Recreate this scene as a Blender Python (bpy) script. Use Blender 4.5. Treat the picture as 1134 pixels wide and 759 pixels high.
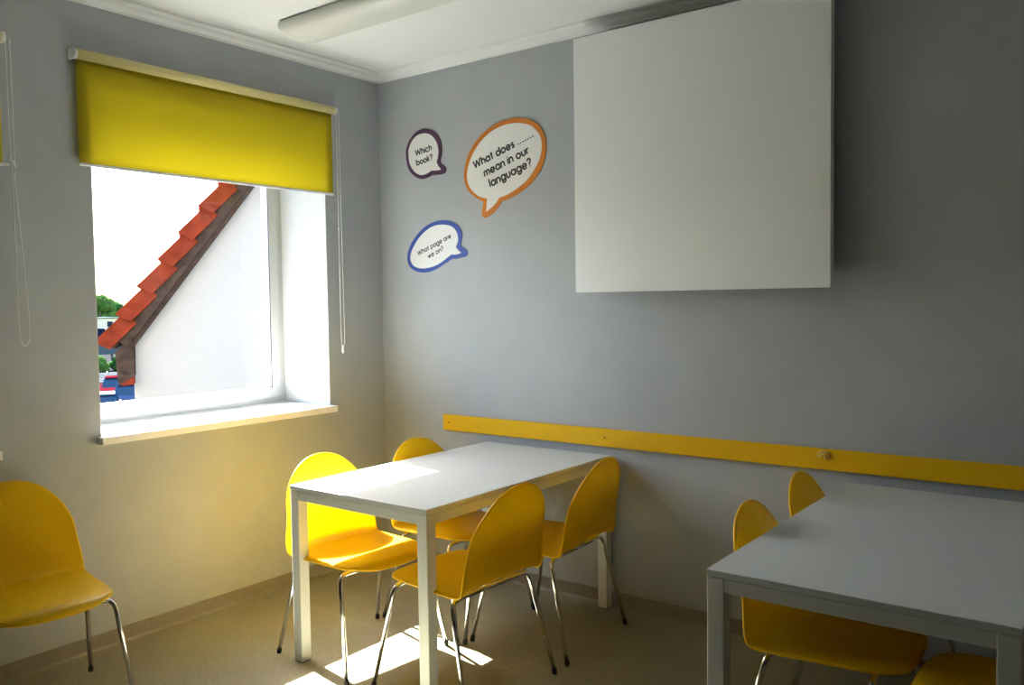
import bpy, bmesh, math, random
from mathutils import Vector, Matrix
from mathutils.geometry import tessellate_polygon
random.seed(7)
PI = math.pi
for o in list(bpy.data.objects): bpy.data.objects.remove(o)
S = bpy.context.scene
COL = S.collection

# ------------------------------------------------------------------ camera
yaw, pitch, roll = .6472, -.0473, -.0137
f = Vector((-math.sin(yaw)*math.cos(pitch), math.cos(yaw)*math.cos(pitch), math.sin(pitch)))
rt = Vector((math.cos(yaw), math.sin(yaw), 0)); up = rt.cross(f)
rr = rt*math.cos(roll)+up*math.sin(roll); uu = -rt*math.sin(roll)+up*math.cos(roll)
cam = bpy.data.objects.new('camera', bpy.data.cameras.new('camera')); COL.objects.link(cam)
M = Matrix((rr, uu, -f)).transposed().to_4x4(); M.translation = Vector((3.6253, -3.5389, 1.4813))
cam.matrix_world = M
cam.data.sensor_width = 36; cam.data.lens = 941.63*36/1134; cam.data.clip_end = 3000; cam.data.clip_start = .02
S.camera = cam
# ------------------------------------------------------------------ light
SUN_STRENGTH, SKY_STRENGTH = 38.0, 0.62
w = bpy.data.worlds.new('sky'); S.world = w; w.use_nodes = True
nt = w.node_tree; bg = nt.nodes['Background']
sky = nt.nodes.new('ShaderNodeTexSky'); sky.sky_type = 'NISHITA'; sky.sun_disc = False
sky.sun_elevation = math.radians(45.5); sky.sun_rotation = math.radians(-81); sky.dust_density = 3.0; sky.air_density = 1.0
nt.links.new(sky.outputs[0], bg.inputs[0]); bg.inputs[1].default_value = SKY_STRENGTH
sl = bpy.data.lights.new('sun', 'SUN'); sl.energy = SUN_STRENGTH; sl.angle = .0093; sl.color = (1, .985, .94)
so = bpy.data.objects.new('sun', sl); COL.objects.link(so)
so.rotation_euler = Vector((1, -.168, -1.03)).to_track_quat('-Z', 'Y').to_euler(); so.location = (-8, 1, 9)
S.view_settings.view_transform = 'Standard'; S.view_settings.look = 'None'
S.view_settings.gamma = 1; S.view_settings.use_curve_mapping = False
S.view_settings.exposure = 1.42

# ------------------------------------------------------------------ materials
def mat(name, col, rough=.6, metal=0, spec=.5, noise=0, nscale=40, bump=0, bscale=200, trans=0, tcol=None, coat=0):
    m = bpy.data.materials.new(name); m.use_nodes = True
    t = m.node_tree; b = t.nodes['Principled BSDF']; out = t.nodes['Material Output']
    b.inputs['Base Color'].default_value = (*col, 1); b.inputs['Roughness'].default_value = rough
    b.inputs['Metallic'].default_value = metal; b.inputs['Specular IOR Level'].default_value = spec
    b.inputs['Coat Weight'].default_value = coat
    tc = t.nodes.new('ShaderNodeTexCoord')
    if noise:
        n = t.nodes.new('ShaderNodeTexNoise'); n.inputs['Scale'].default_value = nscale; n.inputs['Detail'].default_value = 6
        t.links.new(tc.outputs['Object'], n.inputs['Vector'])
        r = t.nodes.new('ShaderNodeValToRGB')
        r.color_ramp.elements[0].position = .3; r.color_ramp.elements[1].position = .7
        r.color_ramp.elements[0].color = (*[c*(1-noise) for c in col], 1)
        r.color_ramp.elements[1].color = (*[min(1, c*(1+noise)) for c in col], 1)
        t.links.new(n.outputs['Fac'], r.inputs[0]); t.links.new(r.outputs[0], b.inputs['Base Color'])
    if bump:
        n2 = t.nodes.new('ShaderNodeTexNoise'); n2.inputs['Scale'].default_value = bscale; n2.inputs['Detail'].default_value = 3
        t.links.new(tc.outputs['Object'], n2.inputs['Vector'])
        bp = t.nodes.new('ShaderNodeBump'); bp.inputs['Strength'].default_value = bump; bp.inputs['Distance'].default_value = .002
        t.links.new(n2.outputs['Fac'], bp.inputs['Height']); t.links.new(bp.outputs[0], b.inputs['Normal'])
    if trans:
        tr = t.nodes.new('ShaderNodeBsdfTranslucent'); tr.inputs[0].default_value = (*(tcol or col), 1)
        mx = t.nodes.new('ShaderNodeMixShader'); mx.inputs[0].default_value = trans
        t.links.new(b.outputs[0], mx.inputs[1]); t.links.new(tr.outputs[0], mx.inputs[2]); t.links.new(mx.outputs[0], out.inputs[0])
    return m

def glass_mat():
    m = bpy.data.materials.new('window_glass'); m.use_nodes = True; t = m.node_tree
    t.nodes.remove(t.nodes['Principled BSDF']); out = t.nodes['Material Output']
    tr = t.nodes.new('ShaderNodeBsdfTransparent'); tr.inputs[0].default_value = (.97, .98, .975, 1)
    gl = t.nodes.new('ShaderNodeBsdfGlossy'); gl.inputs['Roughness'].default_value = 0
    lw = t.nodes.new('ShaderNodeLayerWeight'); pw = t.nodes.new('ShaderNodeMath'); pw.operation = 'POWER'; pw.inputs[1].default_value = 4
    t.links.new(lw.outputs['Facing'], pw.inputs[0]); fr = t.nodes.new('ShaderNodeMath'); fr.operation = 'MULTIPLY_ADD'
    fr.inputs[1].default_value = .7; fr.inputs[2].default_value = .03; t.links.new(pw.outputs[0], fr.inputs[0])
    mx = t.nodes.new('ShaderNodeMixShader')
    t.links.new(fr.outputs[0], mx.inputs[0]); t.links.new(tr.outputs[0], mx.inputs[1]); t.links.new(gl.outputs[0], mx.inputs[2])
    t.links.new(mx.outputs[0], out.inputs[0]); return m

def floor_mat():
    m = mat('beige_vinyl', (.27, .245, .205), rough=.42, spec=.4)
    t = m.node_tree; b = t.nodes['Principled BSDF']; tc = t.nodes.new('ShaderNodeTexCoord')
    n = t.nodes.new('ShaderNodeTexNoise'); n.inputs['Scale'].default_value = 90; n.inputs['Detail'].default_value = 8
    n3 = t.nodes.new('ShaderNodeTexNoise'); n3.inputs['Scale'].default_value = 3; n3.inputs['Detail'].default_value = 4
    ad = t.nodes.new('ShaderNodeMath'); ad.operation = 'ADD'
    t.links.new(tc.outputs['Object'], n.inputs['Vector']); t.links.new(tc.outputs['Object'], n3.inputs['Vector'])
    mul = t.nodes.new('ShaderNodeMath'); mul.operation = 'MULTIPLY'; mul.inputs[1].default_value = .5
    t.links.new(n3.outputs['Fac'], mul.inputs[0]); t.links.new(n.outputs['Fac'], ad.inputs[0]); t.links.new(mul.outputs[0], ad.inputs[1])
    r = t.nodes.new('ShaderNodeValToRGB'); e = r.color_ramp.elements
    e[0].position = .55; e[0].color = (.200, .184, .120, 1); e[1].position = .95; e[1].color = (.31, .288, .19, 1)
    t.links.new(ad.outputs[0], r.inputs[0])
    # welded seams of the sheet vinyl, running along x every 2 m
    sp = t.nodes.new('ShaderNodeSeparateXYZ'); t.links.new(tc.outputs['Object'], sp.inputs[0])
    a1 = t.nodes.new('ShaderNodeMath'); a1.operation = 'ADD'; a1.inputs[1].default_value = .872; t.links.new(sp.outputs[1], a1.inputs[0])
    a2 = t.nodes.new('ShaderNodeMath'); a2.operation = 'PINGPONG'; a2.inputs[1].default_value = 1.0; t.links.new(a1.outputs[0], a2.inputs[0])
    a3 = t.nodes.new('ShaderNodeMath'); a3.operation = 'LESS_THAN'; a3.inputs[1].default_value = .0025; t.links.new(a2.outputs[0], a3.inputs[0])
    mx = t.nodes.new('ShaderNodeMix'); mx.data_type = 'RGBA'; mx.inputs[7].default_value = (.36, .32, .25, 1)
    t.links.new(a3.outputs[0], mx.inputs[0]); t.links.new(r.outputs[0], mx.inputs[6]); t.links.new(mx.outputs[2], b.inputs['Base Color'])
    bp = t.nodes.new('ShaderNodeBump'); bp.inputs['Strength'].default_value = .15; bp.inputs['Distance'].default_value = .002
    t.links.new(n.outputs['Fac'], bp.inputs['Height']); t.links.new(bp.outputs[0], b.inputs['Normal'])
    return m

def shell_mat():
    m = mat('yellow_plastic', (.95, .58, .003), rough=.45, spec=.3, trans=.26, tcol=(1.0, .86, .0))
    t = m.node_tree; b = t.nodes['Principled BSDF']; tc = t.nodes.new('ShaderNodeTexCoord')
    v = t.nodes.new('ShaderNodeTexVoronoi'); v.inputs['Scale'].default_value = 110
    t.links.new(tc.outputs['Object'], v.inputs['Vector'])
    bp = t.nodes.new('ShaderNodeBump'); bp.inputs['Strength'].default_value = .6; bp.inputs['Distance'].default_value = .0015
    t.links.new(v.outputs['Distance'], bp.inputs['Height']); t.links.new(bp.outputs[0], b.inputs['Normal'])
    return m

WALL = mat('grey_wall_paint', (.415, .440, .455), rough=.75, spec=.25, noise=.03, nscale=6, bump=.25, bscale=260)
WALLD = mat('unseen_wall_bounce_cut', (.16, .16, .155), rough=.75, spec=.25)  # dark tone added on the unseen walls to cut bounced light
CEIL = mat('white_ceiling_paint', (.72, .73, .715), rough=.85, spec=.2)
WHITE = mat('white_gloss_paint', (.84, .845, .84), rough=.45)
REVEAL = mat('white_reveal_paint', (.54, .56, .56), rough=.7)
PVC = mat('white_upvc', (.43, .45, .45), rough=.3)
GASKET = mat('dark_gasket', (.05, .05, .09), rough=.6)
FLOOR = floor_mat()
BASEB = mat('beige_vinyl_cove', (.25, .225, .18), rough=.45, noise=.12, nscale=90)
YEL = shell_mat()
RAIL = mat('yellow_laminate', (.82, .47, .004), rough=.5, spec=.2, noise=.04, nscale=60)
RAILHOOK = mat('pale_yellow_plastic', (.85, .62, .12), rough=.4)
CHROME = mat('chrome', (.78, .78, .78), rough=.12, metal=1)
STEEL = mat('grey_steel', (.35, .35, .35), rough=.4, metal=.8)
RUBBER = mat('black_rubber', (.012, .012, .012), rough=.7)
TABLE = mat('white_laminate', (.60, .64, .66), rough=.36, spec=.35)
TMET = mat('white_powder_coat', (.66, .68, .68), rough=.4)
BOARD = mat('white_board_surface', (.83, .85, .85), rough=.45, spec=.35)
BLIND = mat('yellow_blind_fabric', (.72, .58, .05), rough=.85, spec=.1, noise=.03, nscale=300, bump=.3, bscale=700, trans=.62, tcol=(.80, .72, .09))
CASS = mat('pale_yellow_bar', (.78, .68, .30), rough=.5)
PLW = mat('white_plastic', (.75, .75, .74), rough=.4)
CORD = mat('white_cord', (.80, .80, .76), rough=.6)
DIFF = mat('milky_lamp_diffuser', (.62, .63, .58), rough=.35)
LBASE = mat('lamp_body', (.55, .56, .55), rough=.5)
INK = mat('black_ink', (.03, .03, .035), rough=.6)
PAPER = mat('white_vinyl_sticker', (.78, .785, .76), rough=.45)
PURP = mat('purple_vinyl', (.085, .035, .085), rough=.5)
ORNG = mat('orange_vinyl', (.58, .19, .02), rough=.5)
BLUE = mat('blue_vinyl', (.03, .075, .36), rough=.5)
SCREW = mat('dark_screw', (.05, .035, .02), rough=.5, metal=.6)
GLASS = glass_mat()
STUCCO = mat('cream_stucco', (.44, .375, .315), spec=0, rough=.9, noise=.02, nscale=20)
TILE = mat('terracotta_tile', (.185, .026, .010), spec=0, rough=.6, noise=.3, nscale=9, bump=.3, bscale=40)
WOOD = mat('weathered_wood', (.055, .032, .022), spec=0, rough=.8, noise=.5, nscale=14)
ASPH = mat('asphalt', (.016, .016, .017), spec=0, rough=.9, noise=.1, nscale=2)
GRASS = mat('dry_grass', (.22, .22, .06), spec=0, rough=.95, noise=.3, nscale=1)
LEAF = mat('tree_leaves', (.016, .055, .014), spec=0, rough=.8, noise=.5, nscale=2)
LEAF2 = mat('light_tree_leaves', (.045, .10, .02), spec=0, rough=.8, noise=.4, nscale=2)
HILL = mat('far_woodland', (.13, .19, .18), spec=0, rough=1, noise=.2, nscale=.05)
BARK = mat('bark', (.10, .07, .045), spec=0, rough=.9)
WHITEB = mat('white_render_wall', (.32, .32, .33), spec=0, rough=.8)
CARW = mat('white_car_paint', (.15, .16, .17), rough=.9, spec=0)
CARR = mat('red_car_paint', (.035, .003, .005), rough=.9, spec=0)
CARD = mat('dark_blue_car_paint', (.004, .008, .022), rough=.9, spec=0)
CARG = mat('car_window', (.004, .012, .028), rough=.9, spec=0)
ZINC = mat('grey_blue_metal', (.05, .07, .08), spec=0, rough=.5)

# ------------------------------------------------------------------ helpers
def tag(o, label=None, cat=None, group=None, kind=None):
    if label: o['label'] = label
    if cat: o['category'] = cat
    if group: o['group'] = group
    if kind: o['kind'] = kind
    return o
def empty(name, loc=(0, 0, 0), rz=0, **k):
    o = bpy.data.objects.new(name, None); COL.objects.link(o); o.location = loc; o.rotation_euler = (0, 0, rz)
    o.empty_display_size = .1
    return tag(o, **k)
def obj(name, bm, m, parent=None, smooth=False, bevel=0, seg=2, **k):
    me = bpy.data.meshes.new(name); bmesh.ops.recalc_face_normals(bm, faces=bm.faces[:]); bm.to_mesh(me); bm.free()
    for p in me.polygons: p.use_smooth = smooth
    me.materials.append(m)
    o = bpy.data.objects.new(name, me); COL.objects.link(o)
    if parent: o.parent = parent
    if bevel:
        b = o.modifiers.new('bevel', 'BEVEL'); b.width = bevel; b.segments = seg; b.limit_method = 'ANGLE'
    return tag(o, **k)
def box(bm, x0, x1, y0, y1, z0, z1):
    v = [bm.verts.new((x, y, z)) for x in (x0, x1) for y in (y0, y1) for z in (z0, z1)]
    for q in ((0, 1, 3, 2), (4, 6, 7, 5), (0, 4, 5, 1), (2, 3, 7, 6), (0, 2, 6, 4), (1, 5, 7, 3)): bm.faces.new([v[i] for i in q])
    return bm
def bx(*a): return box(bmesh.new(), *a)
def smooth_path(pts, n=8):
    P = [Vector(p) for p in pts]; out = []
    for i in range(len(P)-1):
        p0 = P[max(i-1, 0)]; p1 = P[i]; p2 = P[i+1]; p3 = P[min(i+2, len(P)-1)]
        for k in range(n):
            t = k/n
            out.append(.5*((2*p1)+(-p0+p2)*t+(2*p0-5*p1+4*p2-p3)*t*t+(-p0+3*p1-3*p2+p3)*t**3))
    return out+[P[-1]]
def round_path(pts, r, n=7):
    P = [Vector(p) for p in pts]; out = [P[0]]
    for i in range(1, len(P)-1):
        a = (P[i-1]-P[i]); b = (P[i+1]-P[i]); rr_ = min(r, a.length*.49, b.length*.49)
        p0 = P[i]+a.normalized()*rr_; p1 = P[i]+b.normalized()*rr_
        for k in range(n+1):
            t = k/n; out.append(p0*(1-t)**2+P[i]*2*t*(1-t)+p1*t*t)
    return out+[P[-1]]
def tube(bm, pts, r, n=14, cap=True, closed=False):
    P = [Vector(p) for p in pts]; rings = []; N = len(P)
    prev = None
    for i, p in enumerate(P):
        if closed: d = (P[(i+1) % N]-P[i-1]).normalized()
        else: d = (P[min(i+1, N-1)]-P[max(i-1, 0)]).normalized()
        if prev is None:
            a = Vector((0, 0, 1)) if abs(d.z) < .9 else Vector((1, 0, 0))
            u = d.cross(a).normalized()
        else: u = (prev-d*prev.dot(d)).normalized()
        prev = u; v = d.cross(u); R = r[i] if isinstance(r, (list, tuple)) else r
        rings.append([bm.verts.new(p+(u*math.cos(2*PI*k/n)+v*math.sin(2*PI*k/n))*R) for k in range(n)])
    for i in range(N if closed else N-1):
        A = rings[i]; B = rings[(i+1) % N]
        for k in range(n): bm.faces.new((A[k], A[(k+1) % n], B[(k+1) % n], B[k]))
    if cap and not closed: bm.faces.new(rings[0][::-1]); bm.faces.new(rings[-1])
    return bm
def prism(bm, poly, to3d, t):
    a = [bm.verts.new(to3d(x, y, 0)) for x, y in poly]; b = [bm.verts.new(to3d(x, y, t)) for x, y in poly]
    n = len(poly)
    for tri in tessellate_polygon([[Vector((x, y, 0)) for x, y in poly]]):
        bm.faces.new([a[i] for i in tri]); bm.faces.new([b[i] for i in tri][::-1])
    for i in range(n): bm.faces.new((a[i], a[(i+1) % n], b[(i+1) % n], b[i]))
    return bm
def cyl(bm, c, axis, r, h, n=20):
    c = Vector(c); return tube(bm, [c, c+Vector(axis)*h], r, n)
def copy_tree(o, parent=None):
    c = o.copy(); COL.objects.link(c)
    if parent: c.parent = parent
    for ch in o.children: copy_tree(ch, c)
    return c

# ------------------------------------------------------------------ the room
HC = 2.806; RX = 6.2; RY = -5.6; WT = .46
Z0, Z1 = .926, 2.43                    # window opening
WINS = [(-1.70, -.413), (-3.42, -2.122)]
obj('floor', bx(0, RX, RY, 0, -.12, 0), FLOOR, kind='structure')
obj('ceiling', bx(-WT, RX+.2, RY-.2, .2, HC, HC+.12), CEIL, kind='structure')
obj('wall_back', bx(-WT, RX+.2, 0, .2, -.12, HC), WALL, kind='structure')
obj('wall_right', bx(RX, RX+.2, RY, 0, -.12, HC), WALLD, kind='structure')
obj('wall_front', bx(-WT, RX+.2, RY-.2, RY, -.12, HC), WALLD, kind='structure')
b = bmesh.new()
ys = [0]+[v for a, c in WINS for v in (c, a)]+[RY]
for i in range(0, len(ys), 2): box(b, -WT, 0, ys[i+1], ys[i], -.12, HC)
for a, c in WINS: box(b, -WT, 0, a, c, -.12, Z0-.034); box(b, -WT, 0, a, c, Z1, HC)
obj('wall_left', b, WALL, kind='structure')

# cove cornice (plaster profile) along the two visible walls and the rest
prof = [(0, 0), (.006, 0), (.010, .010), (.014, .013), (.026, .024), (.032, .034), (.038, .036), (.058, .0405), (.060, .046), (0, .046)]
for nm, f3, L in (('trim_1', lambda x, y, t: (x, -.0-t, HC-.046+y), -RY), ('trim_2', lambda x, y, t: (t, -x, HC-.046+y), RX),
                  ('trim_3', lambda x, y, t: (RX-x, -t, HC-.046+y), -RY), ('trim_4', lambda x, y, t: (t, RY+x, HC-.046+y), RX)):
    obj(nm, prism(bmesh.new(), prof, f3, L), CEIL, kind='structure')
# coved vinyl skirting
prof = [(0, 0), (.012, 0), (.008, .004), (.005, .012), (.004, .068), (0, .069)]
for nm, f3, L in (('baseboard_left', lambda x, y, t: (x, -t, y), -RY), ('baseboard_back', lambda x, y, t: (t, -x, y), RX),
                  ('baseboard_right', lambda x, y, t: (RX-x, -t, y), -RY), ('baseboard_front', lambda x, y, t: (t, RY+x, y), RX)):
    obj(nm, prism(bmesh.new(), prof, f3, L), BASEB, kind='structure')

# windows: reveal lining, frame, sash, gasket, pane, sill
def ring(bm, x0, x1, y0, y1, z0, z1, w, wb=None, wt=None):
    wb = wb or w; wt = wt or w
    box(bm, x0, x1, y0, y0+w, z0, z1); box(bm, x0, x1, y1-w, y1, z0, z1)
    box(bm, x0, x1, y0+w, y1-w, z0, z0+wb); box(bm, x0, x1, y0+w, y1-w, z1-wt, z1)
    return bm
for i, (a, c) in enumerate(WINS):
    win = empty('window_%d' % (i+1), (0, 0, 0), kind='structure')
    r = bmesh.new()
    box(r, -WT+.0, -.0005, a-.0001, a+.004, Z0, Z1); box(r, -WT, -.0005, c-.004, c, Z0, Z1); box(r, -WT, -.0005, a+.004, c-.004, Z1-.004, Z1)
    obj('reveal', r, REVEAL, win)
    obj('window_frame', ring(bmesh.new(), -.455, -.385, a+.004, c-.004, Z0, Z1-.004, .045, .04, .045), PVC, win, bevel=.003)
    obj('sash', ring(bmesh.new(), -.440, -.372, a+.040, c-.040, Z0+.034, Z1-.04, .060), PVC, win, bevel=.006, seg=3)
    obj('gasket', ring(bmesh.new(), -.3795, -.3745, a+.0995, c-.0995, Z0+.0935, Z1-.0995, .003), GASKET, win)
    obj('pane', bx(-.386, -.380, a+.100, c-.100, Z0+.094, Z1-.100), GLASS, win)
    if i == 1:      # unseen slatted panel added outside the second window to block its daylight
        sh = bmesh.new(); n = 30; h = (Z1-Z0)/n
        pts = [(-.470, Z0+.0)]
        for k in range(n): pts += [(-.478, Z0+h*(k+.15)), (-.478, Z0+h*(k+.85)), (-.470, Z0+h*(k+1))]
        pts += [(-.462, Z1), (-.462, Z0)]
        prism(sh, pts, lambda x, z, t: (x, a-.02+t, z), c-a+.04)
        obj('added_light_blocker', sh, PLW, win)
    s = obj('window_sill', bx(-.385, 0, a+.0005, c-.0005, Z0-.034, Z0), WHITE, win)
    s = bmesh.new(); box(s, 0, .046, a-.014, c+.012, Z0-.034, Z0)
    obj('sill_nosing', s, WHITE, win, bevel=.003)

# ------------------------------------------------------------------ blinds
def blind(y0, y1, zb, chain_y, label, full=True, tie=False):
    b = empty('roller_blind', (.045, (y0+y1)/2, 2.0), label=label, cat='blind', group='yellow roller blinds at the windows')
    L = lambda p: (p[0]-.045, p[1]-(y0+y1)/2, p[2]-2.0)
    P = lambda ps: [L(p) for p in ps]
    zt = 2.535
    # fabric: comes down from the back of the roll
    bm = bmesh.new(); n = 24; rows = []
    for j in range(13):
        z = zt-.012-(zt-.012-zb-.012)*j/12
        rows.append([bm.verts.new(L((.030+.0012*math.sin(3.1*k/n*PI), y0+(y1-y0)*k/n, z))) for k in range(n+1)])
    for j in range(12):
        for k in range(n): bm.faces.new((rows[j][k], rows[j][k+1], rows[j+1][k+1], rows[j+1][k]))
    fb = obj('fabric', bm, BLIND, b, smooth=True); sm = fb.modifiers.new('thickness', 'SOLIDIFY'); sm.thickness = .0006
    obj('roller', tube(bmesh.new(), P([(.045, y0+.001, zt), (.045, y1-.001, zt)]), .0215, 28), CASS, b, smooth=True)
    for yy, d in ((y0, -1), (y1, 1)):
        bm = bmesh.new(); cyl(bm, L((.043, yy+d*.002, zt)), (0, d, 0), .021, .016, 24); 
        box(bm, *[v for v in (0.001-.045, .03-.045)], min(yy+d*.004, yy+d*.018)-(y0+y1)/2, max(yy+d*.004, yy+d*.018)-(y0+y1)/2, zt-.018-2, zt+.024-2)
        obj('bracket', bm, PLW, b, bevel=.003)
    bm = bmesh.new(); box(bm, .024-.045, .036-.045, y0-.001-(y0+y1)/2, y1+(.022 if tie else .001)-(y0+y1)/2, zb-2.0, zb+.013-2)
    obj('bottom_bar', bm, PLW, b, bevel=.003)
    x = .052
    if not tie:
        path = [(x, chain_y-.010, zt), (x, chain_y-.011, 1.9), (x, chain_y-.010, 1.4), (x, chain_y-.008, 1.27), (x, chain_y, 1.250),
                (x, chain_y+.012, 1.27), (x, chain_y+.014, 1.4), (x, chain_y+.010, 1.9), (x, chain_y+.006, zt)]
        c = obj('pull_cord', tube(bmesh.new(), P(smooth_path(path, 8)), .0017, 8), CORD, b, smooth=True)
        pts = [(x, chain_y+.001, 1.257-.045*t) for t in (0, .15, .3, .6, .9, 1)]
        obj('cord_weight', tube(bmesh.new(), P(pts), [.003, .006, .0065, .0078, .006, .003], 12), PLW, b, smooth=True)
        obj('cord_joiner', tube(bmesh.new(), P([(x, chain_y-.011, 1.905), (x, chain_y-.011, 1.89)]), .003, 8), PLW, b, smooth=True)
    else:
        path = [(x, chain_y-.012, zt), (x, chain_y-.010, 2.09), (x, chain_y-.004, 2.03), (x, chain_y-.006, 1.8), (x, chain_y-.004, 1.42), (x, chain_y+.006, 1.345),
                (x, chain_y+.018, 1.335), (x, chain_y+.032, 1.36), (x, chain_y+.034, 1.45), (x, chain_y+.014, 1.8), (x, chain_y+.002, 2.0), (x, chain_y+.004, 2.05), (x, chain_y+.004, zt)]
        obj('pull_cord', tube(bmesh.new(), P(smooth_path(path, 8)), .0017, 8), CORD, b, smooth=True)
        obj('cord_clip', tube(bmesh.new(), P([(x-.004, chain_y-.018, 2.06), (x+.004, chain_y-.004, 2.056), (x, chain_y+.006, 2.035)]), .005, 8), PLW, b, smooth=True)
    return b
blind(-1.763, -.385, 2.078, -.360, 'yellow roller blind lowered a third over the window nearest the corner')
blind(-3.49, -2.060, 2.04, -2.030, 'partly cropped yellow roller blind at the far left edge of the photo', tie=True)

# ------------------------------------------------------------------ tables
def make_table(wx, dy, label):
    t = empty('table', label=label, cat='table', group='white rectangular tables against the wall')
    X, Y = wx/2, dy/2; zt = .74
    obj('tabletop', bx(-X, X, -Y, Y, zt-.019, zt), TABLE, t, bevel=.002)
    for sx in (-1, 1):
        for sy in (-1, 1):
            x0, x1 = sorted((sx*(X-.001), sx*(X-.050))); y0, y1 = sorted((sy*(Y-.001), sy*(Y-.050)))
            l = obj('leg', bx(x0, x1, y0, y1, .004, zt-.0205), TMET, t, bevel=.003)
            obj('leg_glide', bx(x0+.004, x1-.004, y0+.004, y1-.004, 0, .0045), RUBBER, l)
    for sy in (-1, 1):
        y0, y1 = sorted((sy*(Y-.003), sy*(Y-.028)))
        obj('frame_rail', bx(-X+.0505, X-.0505, y0, y1, zt-.060, zt-.0205), TMET, t, bevel=.002)
    for sx in (-1, 1):
        x0, x1 = sorted((sx*(X-.003), sx*(X-.028)))
        obj('frame_rail', bx(x0, x1, -Y+.0505, Y-.0505, zt-.060, zt-.0205), TMET, t, bevel=.002)
    obj('spacer', bx(-X+.06, X-.06, -Y+.06, Y-.06, zt-.024, zt-.0192), STEEL, t)
    return t
t1 = make_table(.765, 1.300, 'white rectangular table in the corner by the window, partly in sunlight'); t1.location = (1.172, -.672, 0)
t2 = make_table(.752, 1.345, 'white rectangular table at the right edge, in shade'); t2.location = (3.028, -.706, 0)

# ------------------------------------------------------------------ chairs
def interp(tab, s):
    for i in range(len(tab)-1):
        if s <= tab[i+1][0] or i == len(tab)-2:
            a, c = tab[i], tab[i+1]; t = min(1, max(0, (s-a[0])/(c[0]-a[0]))); t = t*t*(3-2*t)
            return a[1]+(c[1]-a[1])*t
def shell_bm():
    # side view of the middle of the shell and of its rim; the rim has the squarer corner where back meets seat
    cp = [(.228, .415), (.221, .430), (.196, .439), (.14, .440), (.06, .437), (-.02, .434), (-.09, .434), (-.155, .436),
          (-.200, .450), (-.222, .492), (-.235, .556), (-.248, .63), (-.265, .70), (-.281, .76), (-.297, .814)]
    ep = [(.205, .420), (.198, .428), (.172, .434), (.12, .436), (.05, .435), (-.03, .433), (-.115, .431), (-.172, .431),
          (-.202, .442), (-.212, .49), (-.219, .56), (-.233, .63), (-.255, .70), (-.276, .76), (-.297, .814)]
    P = smooth_path([(x, 0, z) for x, z in cp], 10); Q = smooth_path([(x, 0, z) for x, z in ep], 10)
    s = [0]
    for i in range(1, len(P)): s.append(s[-1]+(P[i]-P[i-1]).length)
    T = s[-1]
    def at(q, e):
        q = min(max(q, 0), T-1e-6)
        for i in range(len(s)-1):
            if s[i+1] >= q: break
        t = (q-s[i])/(s[i+1]-s[i])
        return P[i].lerp(P[i+1], t).lerp(Q[i].lerp(Q[i+1], t), e)
    sb = .41
    Wt = [(0, .200), (.05, .216), (.2, .226), (sb-.04, .234), (sb+.05, .233), (sb+.2, .214), (T, .200)]
    bm = bmesh.new(); NU, NV = 34, 64; rows = []
    for j in range(NV+1):
        row = []
        for i in range(NU+1):
            u = math.sin(-PI/2+PI*i/NU); au = abs(u)
            s0 = .075*(1-math.sqrt(max(0, 1-au**5)))+.010*au*au
            s1 = T-.225*(1-math.sqrt(max(0, 1-au**2.15)))
            q = s0+(s1-s0)*j/NV
            p = at(q, au**4.0)
            row.append(bm.verts.new(p+Vector((0, u*interp(Wt, q), 0))))
        rows.append(row)
    for j in range(NV):
        for i in range(NU): bm.faces.new((rows[j][i], rows[j][i+1], rows[j+1][i+1], rows[j+1][i]))
    edge = [v.co.copy() for v in rows[0][:-1]]+[r[-1].co.copy() for r in rows[:-1]]+[v.co.copy() for v in rows[-1][:0:-1]]+[r[0].co.copy() for r in rows[:0:-1]]
    return bm, edge
def make_chair(label):
    c = empty('chair', label=label, cat='chair')
    sbm, edge = shell_bm()
    sh = obj('seat_shell', sbm, YEL, c, smooth=True)
    keep = [edge[0]]
    for p in edge[1:]:
        if (p-keep[-1]).length > .006: keep.append(p)
    obj('rolled_rim', tube(bmesh.new(), [p+Vector((0, 0, -.001)) for p in keep], .0052, 10, closed=True), YEL, sh, smooth=True)
    m = sh.modifiers.new('thickness', 'SOLIDIFY'); m.thickness = .0065; m.offset = -1
    r = .0090; zc = .4090
    for sx, xt, xf in ((1, .150, .235), (-1, -.148, -.245)):
        # the cross tube under the seat and the two legs are one bent inverted U, split at the bends
        for sy in (-1, 1):
            pts = round_path([(xt, sy*.06, zc), (xt, sy*.222, zc), (xf, sy*.262, .012)], .042, 9)
            lg = obj('leg', tube(bmesh.new(), pts, r, 16), CHROME, c, smooth=True)
            d = (Vector((xf, sy*.262, .012))-Vector((xt, sy*.222, zc))).normalized()
            e = Vector((xf, sy*.262, .012))
            obj('foot_cap', tube(bmesh.new(), [e-d*.012, e-d*.006, e+d*.004, Vector((e.x, e.y, .001))+d*.0], [.0094, .0104, .0104, .0085], 14), RUBBER, lg, smooth=True)
        obj('cross_tube', tube(bmesh.new(), [(xt, -.062, zc), (xt, .062, zc)], r, 16), CHROME, c, smooth=True)
    for sy in (-1, 1):
        bm = bmesh.new(); y = sy*.150
        box(bm, -.150, .150, y-.012, y+.012, zc-.002, zc+.001); box(bm, -.140, .140, y+sy*.0105-.0012, y+sy*.0105+.0012, zc-.008, zc-.002)
        obj('side_bracket', bm, STEEL, c)
        for x in (-.11, .10): obj('seat_mount', cyl(bmesh.new(), (x, y, zc+.001), (0, 0, 1), .012, .020, 14), RUBBER, c)
    return c
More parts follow.
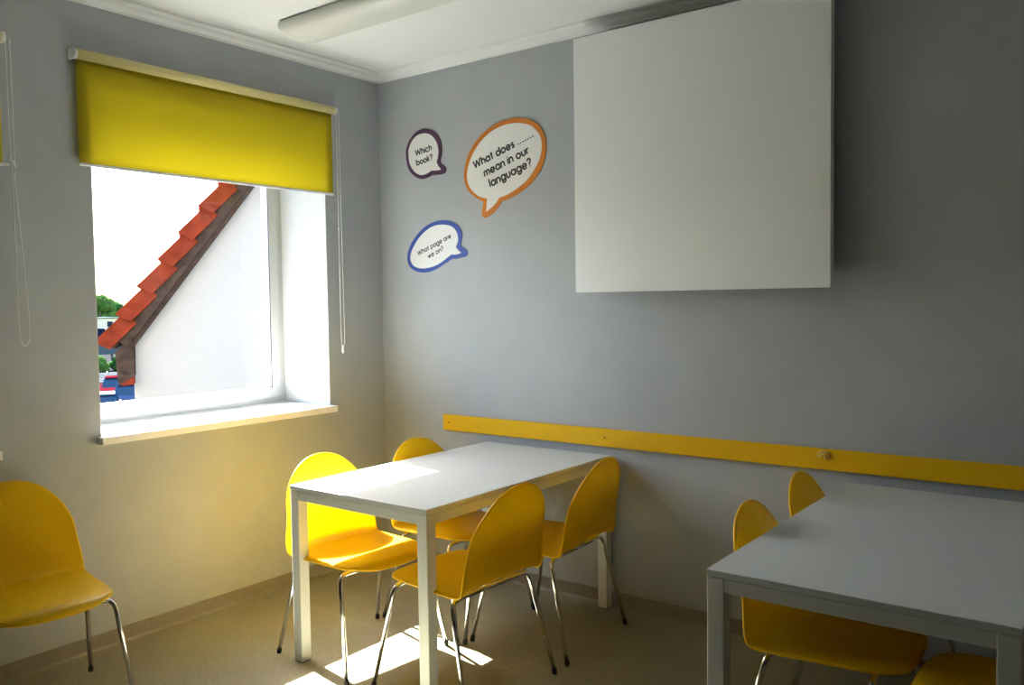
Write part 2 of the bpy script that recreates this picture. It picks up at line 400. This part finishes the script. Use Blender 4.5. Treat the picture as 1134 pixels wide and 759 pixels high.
CH = [(.943, -1.072, -6, 'yellow shell chair pulled up nearest the window, its inside face glowing in the sunlight', 'chairs around the corner table'),
      (1.008, -.512, -4, 'yellow shell chair in the corner, mostly hidden behind the corner table', 'chairs around the corner table'),
      (1.490, -1.052, 178, 'yellow shell chair with its back to the room, nearer the camera at the corner table', 'chairs around the corner table'),
      (1.485, -.458, 183, 'yellow shell chair with its back to the room, near the wall at the corner table', 'chairs around the corner table'),
      (.396, -2.165, -8, 'yellow shell chair standing alone against the window wall at the left edge', 'chairs along the window wall'),
      (2.862, -.868, 0, 'yellow shell chair at the shaded table, seat under the near left side of the top', 'chairs around the shaded table'),
      (2.842, -.304, 0, 'yellow shell chair showing only its backrest top behind the shaded table by the wall', 'chairs around the shaded table'),
      (3.345, -1.03, 180, 'yellow shell chair at the bottom right corner, only its seat front showing under the table', 'chairs around the shaded table')]
proto = None
for x, y, a, lab, g in CH:
    if proto is None: proto = make_chair(lab); o = proto
    else: o = copy_tree(proto); 
    o.location = (x, y, 0); o.rotation_euler = (0, 0, math.radians(a)); tag(o, label=lab, group=g)

# ------------------------------------------------------------------ wall board, rail
bd = empty('projection_board', (2.02, -.10, 2.12), label='large blank white square board mounted off the back wall', cat='board')
obj('board_panel', bx(-.593, .590, -.022, .022, -.597, .590), BOARD, bd, bevel=.0015)
for sx in (-1, 1):
    obj('mounting_bracket', bx(sx*.35-.03, sx*.35+.03, .022, .099, -.45, .45), STEEL, bd)
rl = empty('chair_rail', (0, 0, .821), label='long yellow board fixed along the back wall above the tables', cat='wall rail')
obj('rail_board', bx(.476, 4.90, -.018, -.0005, -.043, .043), RAIL, rl, bevel=.0015)
for x in (.522, 1.517, 3.6, 4.7): obj('screw', cyl(bmesh.new(), (x, -.0178, .001), (0, -1, 0), .0045, .0015, 12), SCREW, rl)
hk = empty('wall_hook', (2.555, -.018, .838), label='small pale yellow curved hook stuck on the yellow rail', cat='hook')
def arc(r, a0, a1, y, n=14): return [(r*math.cos(math.radians(a0+(a1-a0)*k/n)), y, r*math.sin(math.radians(a0+(a1-a0)*k/n))-.006) for k in range(n+1)]
obj('hook_loop', tube(bmesh.new(), arc(.022, -15, 175, -.006), .0042, 10), RAILHOOK, hk, smooth=True)
obj('hook_tip', tube(bmesh.new(), arc(.012, -35, 190, -.012), .0045, 10), RAILHOOK, hk, smooth=True)
obj('hook_base', cyl(bmesh.new(), (.0, 0, -.008), (0, -1, 0), .011, .004, 16), RAIL, hk)

# ------------------------------------------------------------------ ceiling light
lt = empty('ceiling_light', (.35, -.868, HC), label='long white ceiling lamp with a curved milky cover, switched off', cat='ceiling light')
bm = bmesh.new(); box(bm, .01, 1.50, -.105, .105, -.028, -.001); obj('lamp_body', bm, LBASE, lt, bevel=.004)
prof = [(-.108, -.010), (-.112, -.030)]+[(-.112*math.cos(PI*k/16), -.030-.052*math.sin(PI*k/16)) for k in range(1, 16)]+[(.112, -.030), (.108, -.010)]
bm = bmesh.new(); rows = []
xs = [0, .006, .02, .045, 1.465, 1.49, 1.504, 1.51]; sc = [.80, .90, .97, 1, 1, .97, .90, .80]
for x, k in zip(xs, sc): rows.append([bm.verts.new((x, y*(1 if k > .95 else .99), -.010+(z+.010)*k)) for y, z in prof])
for j in range(len(rows)-1):
    for i in range(len(prof)-1): bm.faces.new((rows[j][i], rows[j][i+1], rows[j+1][i+1], rows[j+1][i]))
bm.faces.new(rows[0]); bm.faces.new(rows[-1][::-1])
obj('lamp_cover', bm, DIFF, lt, smooth=True).modifiers.new('edges', 'EDGE_SPLIT').split_angle = math.radians(40)

# ------------------------------------------------------------------ speech bubbles with lettering
def circ(cx, cy, r, a0, a1, n=12): return [(cx+r*math.cos(math.radians(a0+(a1-a0)*k/n)), cy+r*math.sin(math.radians(a0+(a1-a0)*k/n))) for k in range(n+1)]
O_ = circ(.25, .25, .25, 0, 360, 20)
def arch(x, w): return [(x, 0), (x, .5)], circ(x+w/2, .5-w/2, w/2, 180, 0, 10)+[(x+w, 0)]
G = {
 'W': (.92, [[(0, .75), (.22, 0), (.46, .70), (.70, 0), (.92, .75)]]),
 'h': (.40, [[(0, 0), (0, .78)], circ(.2, .30, .2, 180, 0, 10)+[(.4, 0)]]),
 'i': (.0, [[(0, 0), (0, .5)], [(0, .66), (0, .70)]]),
 'c': (.42, [circ(.25, .25, .25, 48, 312, 16)]),
 'b': (.50, [[(0, 0), (0, .78)], O_]),
 'o': (.50, [O_]),
 'k': (.36, [[(0, 0), (0, .78)], [(.32, .5), (.0, .24)], [(.08, .30), (.36, 0)]]),
 'a': (.50, [O_, [(.5, 0), (.5, .5)]]),
 't': (.24, [[(.12, 0), (.12, .70)], [(0, .5), (.24, .5)]]),
 'd': (.50, [O_, [(.5, 0), (.5, .78)]]),
 'e': (.50, [[(.02, .25), (.49, .25)]+circ(.25, .25, .25, 0, 320, 18)]),
 's': (.28, [circ(.14, .37, .12, 40, 250, 10)+circ(.14, .13, .13, 80, -150, 10)]),
 'm': (.66, [[(0, 0), (0, .5)], circ(.165, .33, .165, 180, 0, 10)+[(.33, 0)], circ(.495, .33, .165, 180, 0, 10)+[(.66, 0)]]),
 'n': (.40, [[(0, 0), (0, .5)], circ(.2, .30, .2, 180, 0, 10)+[(.4, 0)]]),
 'u': (.40, [[(0, .5)]+circ(.2, .2, .2, 180, 360, 10)+[(.4, .5)]]),
 'r': (.20, [[(0, 0), (0, .5)], circ(.16, .32, .16, 180, 65, 8)]),
 'l': (.0, [[(0, 0), (0, .78)]]),
 'g': (.50, [O_, [(.5, .5), (.5, .02)]+circ(.26, .0, .24, 0, -155, 12)]),
 'p': (.50, [O_, [(0, .5), (0, -.24)]]),
 'w': (.60, [[(0, .5), (.15, 0), (.30, .46), (.45, 0), (.60, .5)]]),
 '?': (.36, [circ(.18, .58, .17, 175, -50, 14)+[(.18, .30), (.18, .19)], [(.18, .0), (.18, .03)]]),
 '.': (.12, [[(.05, .0), (.05, .06)]])}
def ribbon(bm, pts, wd, f3):
    # flat pen stroke with round joints
    for a, c in zip(pts[:-1], pts[1:]):
        dx, dy = c[0]-a[0], c[1]-a[1]; L = math.hypot(dx, dy)
        if L < 1e-6: continue
        nx, ny = -dy/L*wd/2, dx/L*wd/2; ex, ey = dx/L*wd*.18, dy/L*wd*.18
        q = [(a[0]+nx-ex, a[1]+ny-ey), (c[0]+nx+ex, c[1]+ny+ey), (c[0]-nx+ex, c[1]-ny+ey), (a[0]-nx-ex, a[1]-ny-ey)]
        bm.faces.new([bm.verts.new(f3(*p)) for p in q])
def text_bm(bm, txt, p0, ang, length, pen, y, spread=.20):
    x = 0; strokes = []
    for ch in txt:
        if ch == ' ': x += .30; continue
        wdt, st = G[ch]
        strokes += [[(x+px, py) for px, py in s] for s in st]
        x += wdt+spread
    k = length/(x-spread); ca, sa = math.cos(math.radians(ang)), math.sin(math.radians(ang))
    for s in strokes:
        ribbon(bm, s, pen/k, lambda px, py: (p0[0]+k*(px*ca-py*sa), y, p0[1]+k*(px*sa+py*ca)))
    return k
def spline_closed(pts, cusps, n=5):
    out = []; N = len(pts)
    for i in range(N):
        p1 = Vector(pts[i]); p2 = Vector(pts[(i+1) % N])
        p0 = Vector(pts[i-1]) if i not in cusps else p1; p3 = Vector(pts[(i+2) % N]) if (i+1) % N not in cusps else p2
        for k in range(n):
            t = k/n; q = .5*((2*p1)+(-p0+p2)*t+(2*p0-5*p1+4*p2-p3)*t*t+(-p0+3*p1-3*p2+p3)*t**3); out.append((q.x, q.y))
    return out
PO = [(0.217, 2.325), (0.224, 2.368), (0.25, 2.408), (0.292, 2.44), (0.34, 2.454), (0.381, 2.452), (0.421, 2.439), (0.455, 2.412), (0.477, 2.38), (0.488, 2.345), (0.488, 2.307), (0.478, 2.275), (0.474, 2.258), (0.491, 2.244), (0.511, 2.231), (0.518, 2.216), (0.513, 2.199), (0.49, 2.191), (0.456, 2.19), (0.415, 2.192), (0.386, 2.184), (0.351, 2.178), (0.316, 2.183), (0.28, 2.201), (0.245, 2.231), (0.225, 2.272)]
PI_ = [(0.238, 2.323), (0.242, 2.357), (0.264, 2.394), (0.298, 2.42), (0.334, 2.429), (0.375, 2.427), (0.409, 2.414), (0.438, 2.389), (0.457, 2.357), (0.465, 2.323), (0.461, 2.289), (0.45, 2.261), (0.463, 2.238), (0.482, 2.217), (0.462, 2.214), (0.41, 2.217), (0.381, 2.206), (0.346, 2.2), (0.31, 2.207), (0.275, 2.232), (0.246, 2.274)]
OO = [(0.645, 2.159), (0.654, 2.22), (0.685, 2.284), (0.74, 2.346), (0.819, 2.395), (0.905, 2.42), (0.979, 2.425), (1.043, 2.417), (1.105, 2.394), (1.149, 2.359), (1.176, 2.313), (1.184, 2.262), (1.177, 2.206), (1.15, 2.145), (1.1, 2.093), (1.037, 2.052), (0.972, 2.025), (0.902, 2.008), (0.878, 1.981), (0.839, 1.95), (0.796, 1.931), (0.771, 1.938), (0.764, 1.956), (0.772, 1.989), (0.778, 2.015), (0.725, 2.042), (0.681, 2.076), (0.654, 2.116)]
OI = [(0.667, 2.165), (0.679, 2.217), (0.71, 2.274), (0.76, 2.328), (0.828, 2.372), (0.904, 2.395), (0.979, 2.4), (1.042, 2.391), (1.096, 2.371), (1.135, 2.335), (1.156, 2.294), (1.157, 2.244), (1.142, 2.196), (1.11, 2.149), (1.065, 2.103), (1.001, 2.066), (0.945, 2.042), (0.884, 2.028), (0.855, 1.997), (0.796, 1.961), (0.802, 2.031), (0.754, 2.043), (0.705, 2.078), (0.676, 2.118)]
BO = [(0.213, 1.732), (0.217, 1.771), (0.243, 1.818), (0.286, 1.864), (0.341, 1.904), (0.4, 1.928), (0.458, 1.938), (0.509, 1.937), (0.554, 1.926), (0.593, 1.905), (0.617, 1.874), (0.623, 1.84), (0.615, 1.807), (0.612, 1.793), (0.634, 1.781), (0.655, 1.768), (0.661, 1.751), (0.65, 1.735), (0.622, 1.728), (0.583, 1.723), (0.55, 1.724), (0.504, 1.703), (0.452, 1.679), (0.4, 1.662), (0.347, 1.655), (0.293, 1.661), (0.251, 1.677), (0.225, 1.7)]
BI = [(0.238, 1.731), (0.242, 1.766), (0.267, 1.808), (0.31, 1.854), (0.364, 1.89), (0.417, 1.91), (0.469, 1.915), (0.514, 1.911), (0.554, 1.899), (0.581, 1.876), (0.595, 1.846), (0.595, 1.817), (0.579, 1.788), (0.595, 1.771), (0.62, 1.753), (0.584, 1.746), (0.545, 1.747), (0.51, 1.728), (0.464, 1.704), (0.412, 1.687), (0.353, 1.679), (0.3, 1.682), (0.258, 1.699)]
def bubble(outer, inner, oc, ic, m, lines, label, pen, spread=.20):
    cx = sum(p[0] for p in outer)/len(outer); cz = sum(p[1] for p in outer)/len(outer)
    e = empty('speech_bubble_sign', (cx, -.001, cz), label=label, cat='wall sign', group='speech bubble signs on the back wall')
    obj('coloured_border', prism(bmesh.new(), spline_closed(outer, oc), lambda x, z, t: (x-cx, -t, z-cz), .004), m, e)
    obj('white_panel', prism(bmesh.new(), spline_closed(inner, ic), lambda x, z, t: (x-cx, -.004-t, z-cz), .0006), PAPER, e)
    for txt, p0, ang, ln in lines:
        bm = bmesh.new(); text_bm(bm, txt, (p0[0]-cx, p0[1]-cz), ang, ln, pen, -.0048, spread)
        obj('lettering', bm, INK, e)
    return e
bubble(PO, PI_, {12, 19}, {11, 13, 15}, PURP, [('Which', (.296, 2.312), 9, .120), ('book?', (.302, 2.258), 9, .120)],
       'white speech bubble sign with a purple border reading Which book?', .0075)
bubble(OO, OI, {17, 24}, {17, 19, 20}, ORNG, [('What does .......', (.722, 2.197), 17.3, .405), ('mean in our', (.792, 2.148), 17.3, .300), ('language?', (.828, 2.090), 17.3, .280)],
       'large white speech bubble sign with an orange border', .0092)
bubble(BO, BI, {13, 20}, {12, 14, 16}, BLUE, [('What page are', (.300, 1.752), 19.5, .262), ('we on?', (.378, 1.733), 19.5, .120)],
       'white speech bubble sign with a blue border reading What page are we on?', .0052)

# ------------------------------------------------------------------ outside: the neighbouring gable
hs = empty('neighbouring_house', (-5.0, .93, -3.5), math.radians(57), label='neighbouring house with a cream gable wall and red tiled roof outside the window', cat='house')
# local frame: x runs along the gable to the right, y into the house, z up
def H(d, l, z): return (l, d, z+3.5)
p0 = Vector((-.025, 1.085)); p1 = Vector((1.217, 2.775)); dv = (p1-p0).normalized(); nv = Vector((-dv.y, dv.x))   # slope direction in (l,z)
YA = 2.75; apex = p0+dv*((YA-p0.x)/dv.x)
def vs(s, n): q = p0+dv*s+nv*n; return q.x, q.y
LS = (apex-p0).length
bm = bmesh.new()
prism(bm, [(.236, -3.5), (2*YA-.236, -3.5), (2*YA-.236, 1.16), (YA, apex.y-.22), (.236, 1.16)], lambda y, z, t: H(.22+t, y, z), 6.0)
obj('gable_wall', bm, STUCCO, hs)
for mir in (1, -1):
    F = (lambda y: y) if mir == 1 else (lambda y: 2*YA-y)
    bm = bmesh.new(); q = [vs(.03, -.10), vs(LS, -.10), vs(LS, -.03), vs(.03, -.03)]
    prism(bm, q, lambda y, z, t: H(.04+t, F(y), z), 6.4); obj('roof_deck', bm, WOOD, hs)
    # roof tiles: each laps the one below; the verge ones carry a side cheek
    bm = bmesh.new(); n = int(LS/.350)
    for k in range(n+1):
        s = k*.350-.01; e = min(s+.41, LS)
        lift0, lift1 = .060, .002
        for c in range(21):
            x0 = -.04+c*.30
            A = [vs(s, lift0-.02), vs(e, lift1-.02), vs(e, lift1+.012), vs(s, lift0+.012)]
            prism(bm, A, lambda y, z, t: H(x0+t, F(y), z), .295)
            cr = [vs(s, lift0), vs(e, lift1), vs(e, lift1+.035), vs(s, lift0+.040)]
            prism(bm, cr, lambda y, z, t: H(x0+t, F(y), z), .07)
        A = [vs(s+.02, lift0-.130), vs(e-.02, lift1-.125), vs(e, lift1+.012), vs(s, lift0+.012)]
        # side cheek, its lower end standing proud of the tile below
        vv = []
        for th in (0, .02):
            for i, (y, z) in enumerate(A): vv.append(bm.verts.new(H((-.085 if i in (0, 3) else -.055)+th, F(y), z)))
        for q in ((3, 2, 1, 0), (4, 5, 6, 7), (0, 1, 5, 4), (1, 2, 6, 5), (2, 3, 7, 6), (3, 0, 4, 7)): bm.faces.new([vv[i] for i in q])
    obj('roof_tiles', bm, TILE, hs)
    bm = bmesh.new()
    prism(bm, [vs(.12, -.19), vs(LS, -.19), vs(LS, -.09), vs(.12, -.09)], lambda y, z, t: H(-.02+t, F(y), z), .03)
    prism(bm, [vs(.12, -.235), vs(LS, -.235), vs(LS, -.19), vs(.12, -.19)], lambda y, z, t: H(.02+t, F(y), z), .19)
    obj('barge_board', bm, WOOD, hs)
    bm = bmesh.new()
    prism(bm, [(.080, 1.02), (.100, .665), (.255, .765), (.262, 1.20)], lambda y, z, t: H(.0+t, F(y), z), .215)
    prism(bm, [(.090, .83), (.094, .81), (.255, .98), (.255, 1.00)], lambda y, z, t: H(-.01+t, F(y), z), .02)
    obj('eave_box', bm, WOOD, hs)
    bm = bmesh.new(); prism(bm, [(.135, .70), (.130, .665), (.250, .680), (.253, .755)], lambda y, z, t: H(-.012+t, F(y), z), .17)
    obj('eave_corbel', bm, TILE, hs, label='orange brick corbel under the eave')

# ------------------------------------------------------------------ outside: car park and trees, far below
G0 = -3.5
obj('ground', bx(-900, -.6, -300, 900, G0-.3, G0), ASPH, kind='structure')
tag(obj('grass_bank', bx(-116, -101, -40, 160, G0, G0+.12), GRASS), label='strip of dry yellow green grass beyond the parked cars', cat='grass', kind='stuff')
bm = bmesh.new(); n = 60
top = [(-620+0*k, -200+20*k, 2+5*math.sin(k*.35)+3*math.sin(k*.9+1)) for k in range(n)]
for dx, zs in ((0, 1),):
    A = [bm.verts.new((x, y, z)) for x, y, z in top]; B = [bm.verts.new((x+60, y, G0)) for x, y, z in top]; C_ = [bm.verts.new((x-80, y, G0)) for x, y, z in top]
    for k in range(n-1): bm.faces.new((A[k], A[k+1], B[k+1], B[k])); bm.faces.new((A[k], C_[k], C_[k+1], A[k+1]))
tag(obj('distant_hills', bm, HILL, smooth=True), kind='structure')

def tree(x, y, z, h, r, m, label, g='trees beyond the car park'):
    e = empty('tree', (x, y, G0), label=label, cat='tree', group=g)
    obj('trunk', tube(bmesh.new(), [(0, 0, 0), (.05*h*.1, 0, h*.5), (0, 0, h*.8)], [.09*r, .07*r, .04*r], 8), BARK, e, smooth=True)
    bm = bmesh.new(); rnd = random.Random(int(x*7+y*3))
    for k in range(34):
        a = rnd.uniform(0, 2*PI); rr2 = r*.75*math.sqrt(rnd.random()); hz = rnd.uniform(.30, .92)
        kk = rr2*math.sin(PI*min(1, max(.15, hz)))
        mt = Matrix.Translation((kk*math.cos(a), kk*math.sin(a), h*hz)) @ Matrix.Scale(r*rnd.uniform(.22, .40), 4)
        bmesh.ops.create_icosphere(bm, subdivisions=2, radius=1, matrix=mt)
    for v in bm.verts: v.co += Vector([rnd.uniform(-1, 1)*r*.05 for _ in range(3)])
    obj('crown', bm, m, e)
    return e
for a in [(-150, 75.2, 0, 7.2, 3.2, LEAF2, 'light green tree at the left edge of the window view'),
          (-160, 83.2, 0, 5.6, 3.0, LEAF, 'dark green round tree beyond the white building'),
          (-163, 87.5, 0, 4.2, 2.2, LEAF2, 'small light green tree nearest the red roof tiles')]:
    tree(a[0], a[1], 0, a[3], a[4], a[5], a[6])
for y, r, m, lb in ((27.9, .62, LEAF2, 'light green bush under the grey canopy, left of its neighbour'), (29.3, .70, LEAF, 'dark green bush under the grey canopy, beside the roof eave')):
    e = tree(-58, y, 0, 1.35, r, m, lb, 'bushes by the grey canopy'); e.name = 'bush'; e['category'] = 'bush'

wb = empty('white_building', (-122, 61.5, G0), label='low white building with a dark window beyond the car park', cat='building')
obj('wall', bx(-3, 3, -6, 1.35, 0, 3.4), WHITEB, wb)
obj('roof', bx(-3.2, 3.2, -6.2, 1.5, 3.4, 3.56), ZINC, wb)
obj('window', bx(3.0, 3.05, -1.25, -.45, 2.2, 2.95), CARG, wb)
cn = empty('canopy_shelter', (-62.5, 30.6, G0), label='grey blue metal canopy shelter behind the roof eave', cat='shelter')
obj('canopy_roof', bx(-1.2, 1.2, -1.9, 1.3, 1.35, 2.12), ZINC, cn)
for x in (-1.05, 1.05):
    for y in (-1.7, 1.1): obj('post', bx(x-.06, x+.06, y-.06, y+.06, 0, 1.35), ZINC, cn)
fn = empty('slatted_fence', (-52, 25.2, G0), label='low fence of pale horizontal slats behind the parked cars', cat='fence')
bm = bmesh.new()
for k in range(5): box(bm, -.03, .03, -1.6, 1.8, .06+k*.13, .13+k*.13)
obj('slats', bm, WHITEB, fn)
for y in (-1.5, .1, 1.7): obj('post', bx(-.09, -.03, y-.04, y+.04, 0, .74), STEEL, fn)
lp = empty('lamp_post', (-30.3, 15.35, G0), label='thin white post standing beside the dark parked car', cat='post')
obj('pole', tube(bmesh.new(), [(0, 0, 0), (0, 0, 1.6)], .035, 10), PLW, lp); obj('pole_cap', tube(bmesh.new(), [(0, 0, 1.6), (0, 0, 1.66)], [.07, .04], 10), PLW, lp)

def car(x, y, rz, m, label, s=1.0, van=False):
    e = empty('car', (x, y, G0), math.radians(rz), label=label, cat='car', group='cars parked below the window')
    if van: side = [(-2.1, .35), (-2.15, 1.0), (-2.0, 2.55), (1.1, 2.5), (1.55, 1.5), (2.15, 1.2), (2.2, .4)]
    else: side = [(-2.1, .35), (-2.15, .75), (-1.95, .98), (-1.2, 1.02), (.75, 1.0), (1.6, .88), (2.05, .72), (2.15, .40)]
    bm = prism(bmesh.new(), side, lambda a, z, t: (a, .86-t, z), 1.72); obj('body', bm, m, e, bevel=.10, seg=3, smooth=True)
    if not van:
        cab = [(-1.55, .98), (-1.0, 1.38), (.15, 1.42), (.85, .98)]
        bm = bmesh.new(); top = []
        for yy, k in ((.78, 0), (-.78, 0)):
            top.append([bm.verts.new((a, yy*(1 if z < 1.1 else .80), z)) for a, z in cab])
        bm.faces.new(top[0]); bm.faces.new(top[1][::-1])
        for i in range(4): bm.faces.new((top[0][i], top[0][(i+1) % 4], top[1][(i+1) % 4], top[1][i]))
        obj('windows', bm, CARG, e)
        obj('roof', bx(-1.05, .2, -.62, .62, 1.39, 1.45), m, e, bevel=.03)
    else:
        obj('windows', bx(-1.6, .95, -.875, .875, 1.6, 2.2), CARG, e)
    for a in (-1.3, 1.35):
        for yy in (-.80, .80):
            wh = obj('wheel', cyl(bmesh.new(), (a, yy-.1, .32), (0, 1, 0), .32, .2, 20), RUBBER, e)
            obj('wheel_hub', cyl(bmesh.new(), (a, yy-.105, .32), (0, 1, 0), .18, .21, 12), STEEL, wh)
    return e
car(-31.0, 14.0, -28, CARW, 'white car parked nearest, cut by the window edge')
car(-38.6, 18.9, -28, CARR, 'red car parked behind the white one')
car(-34.2, 17.2, -28, CARD, 'dark blue car parked beside the house corner')
car(-97, 47.2, 62, CARD, 'dark blue van parked in front of the white building', van=True)
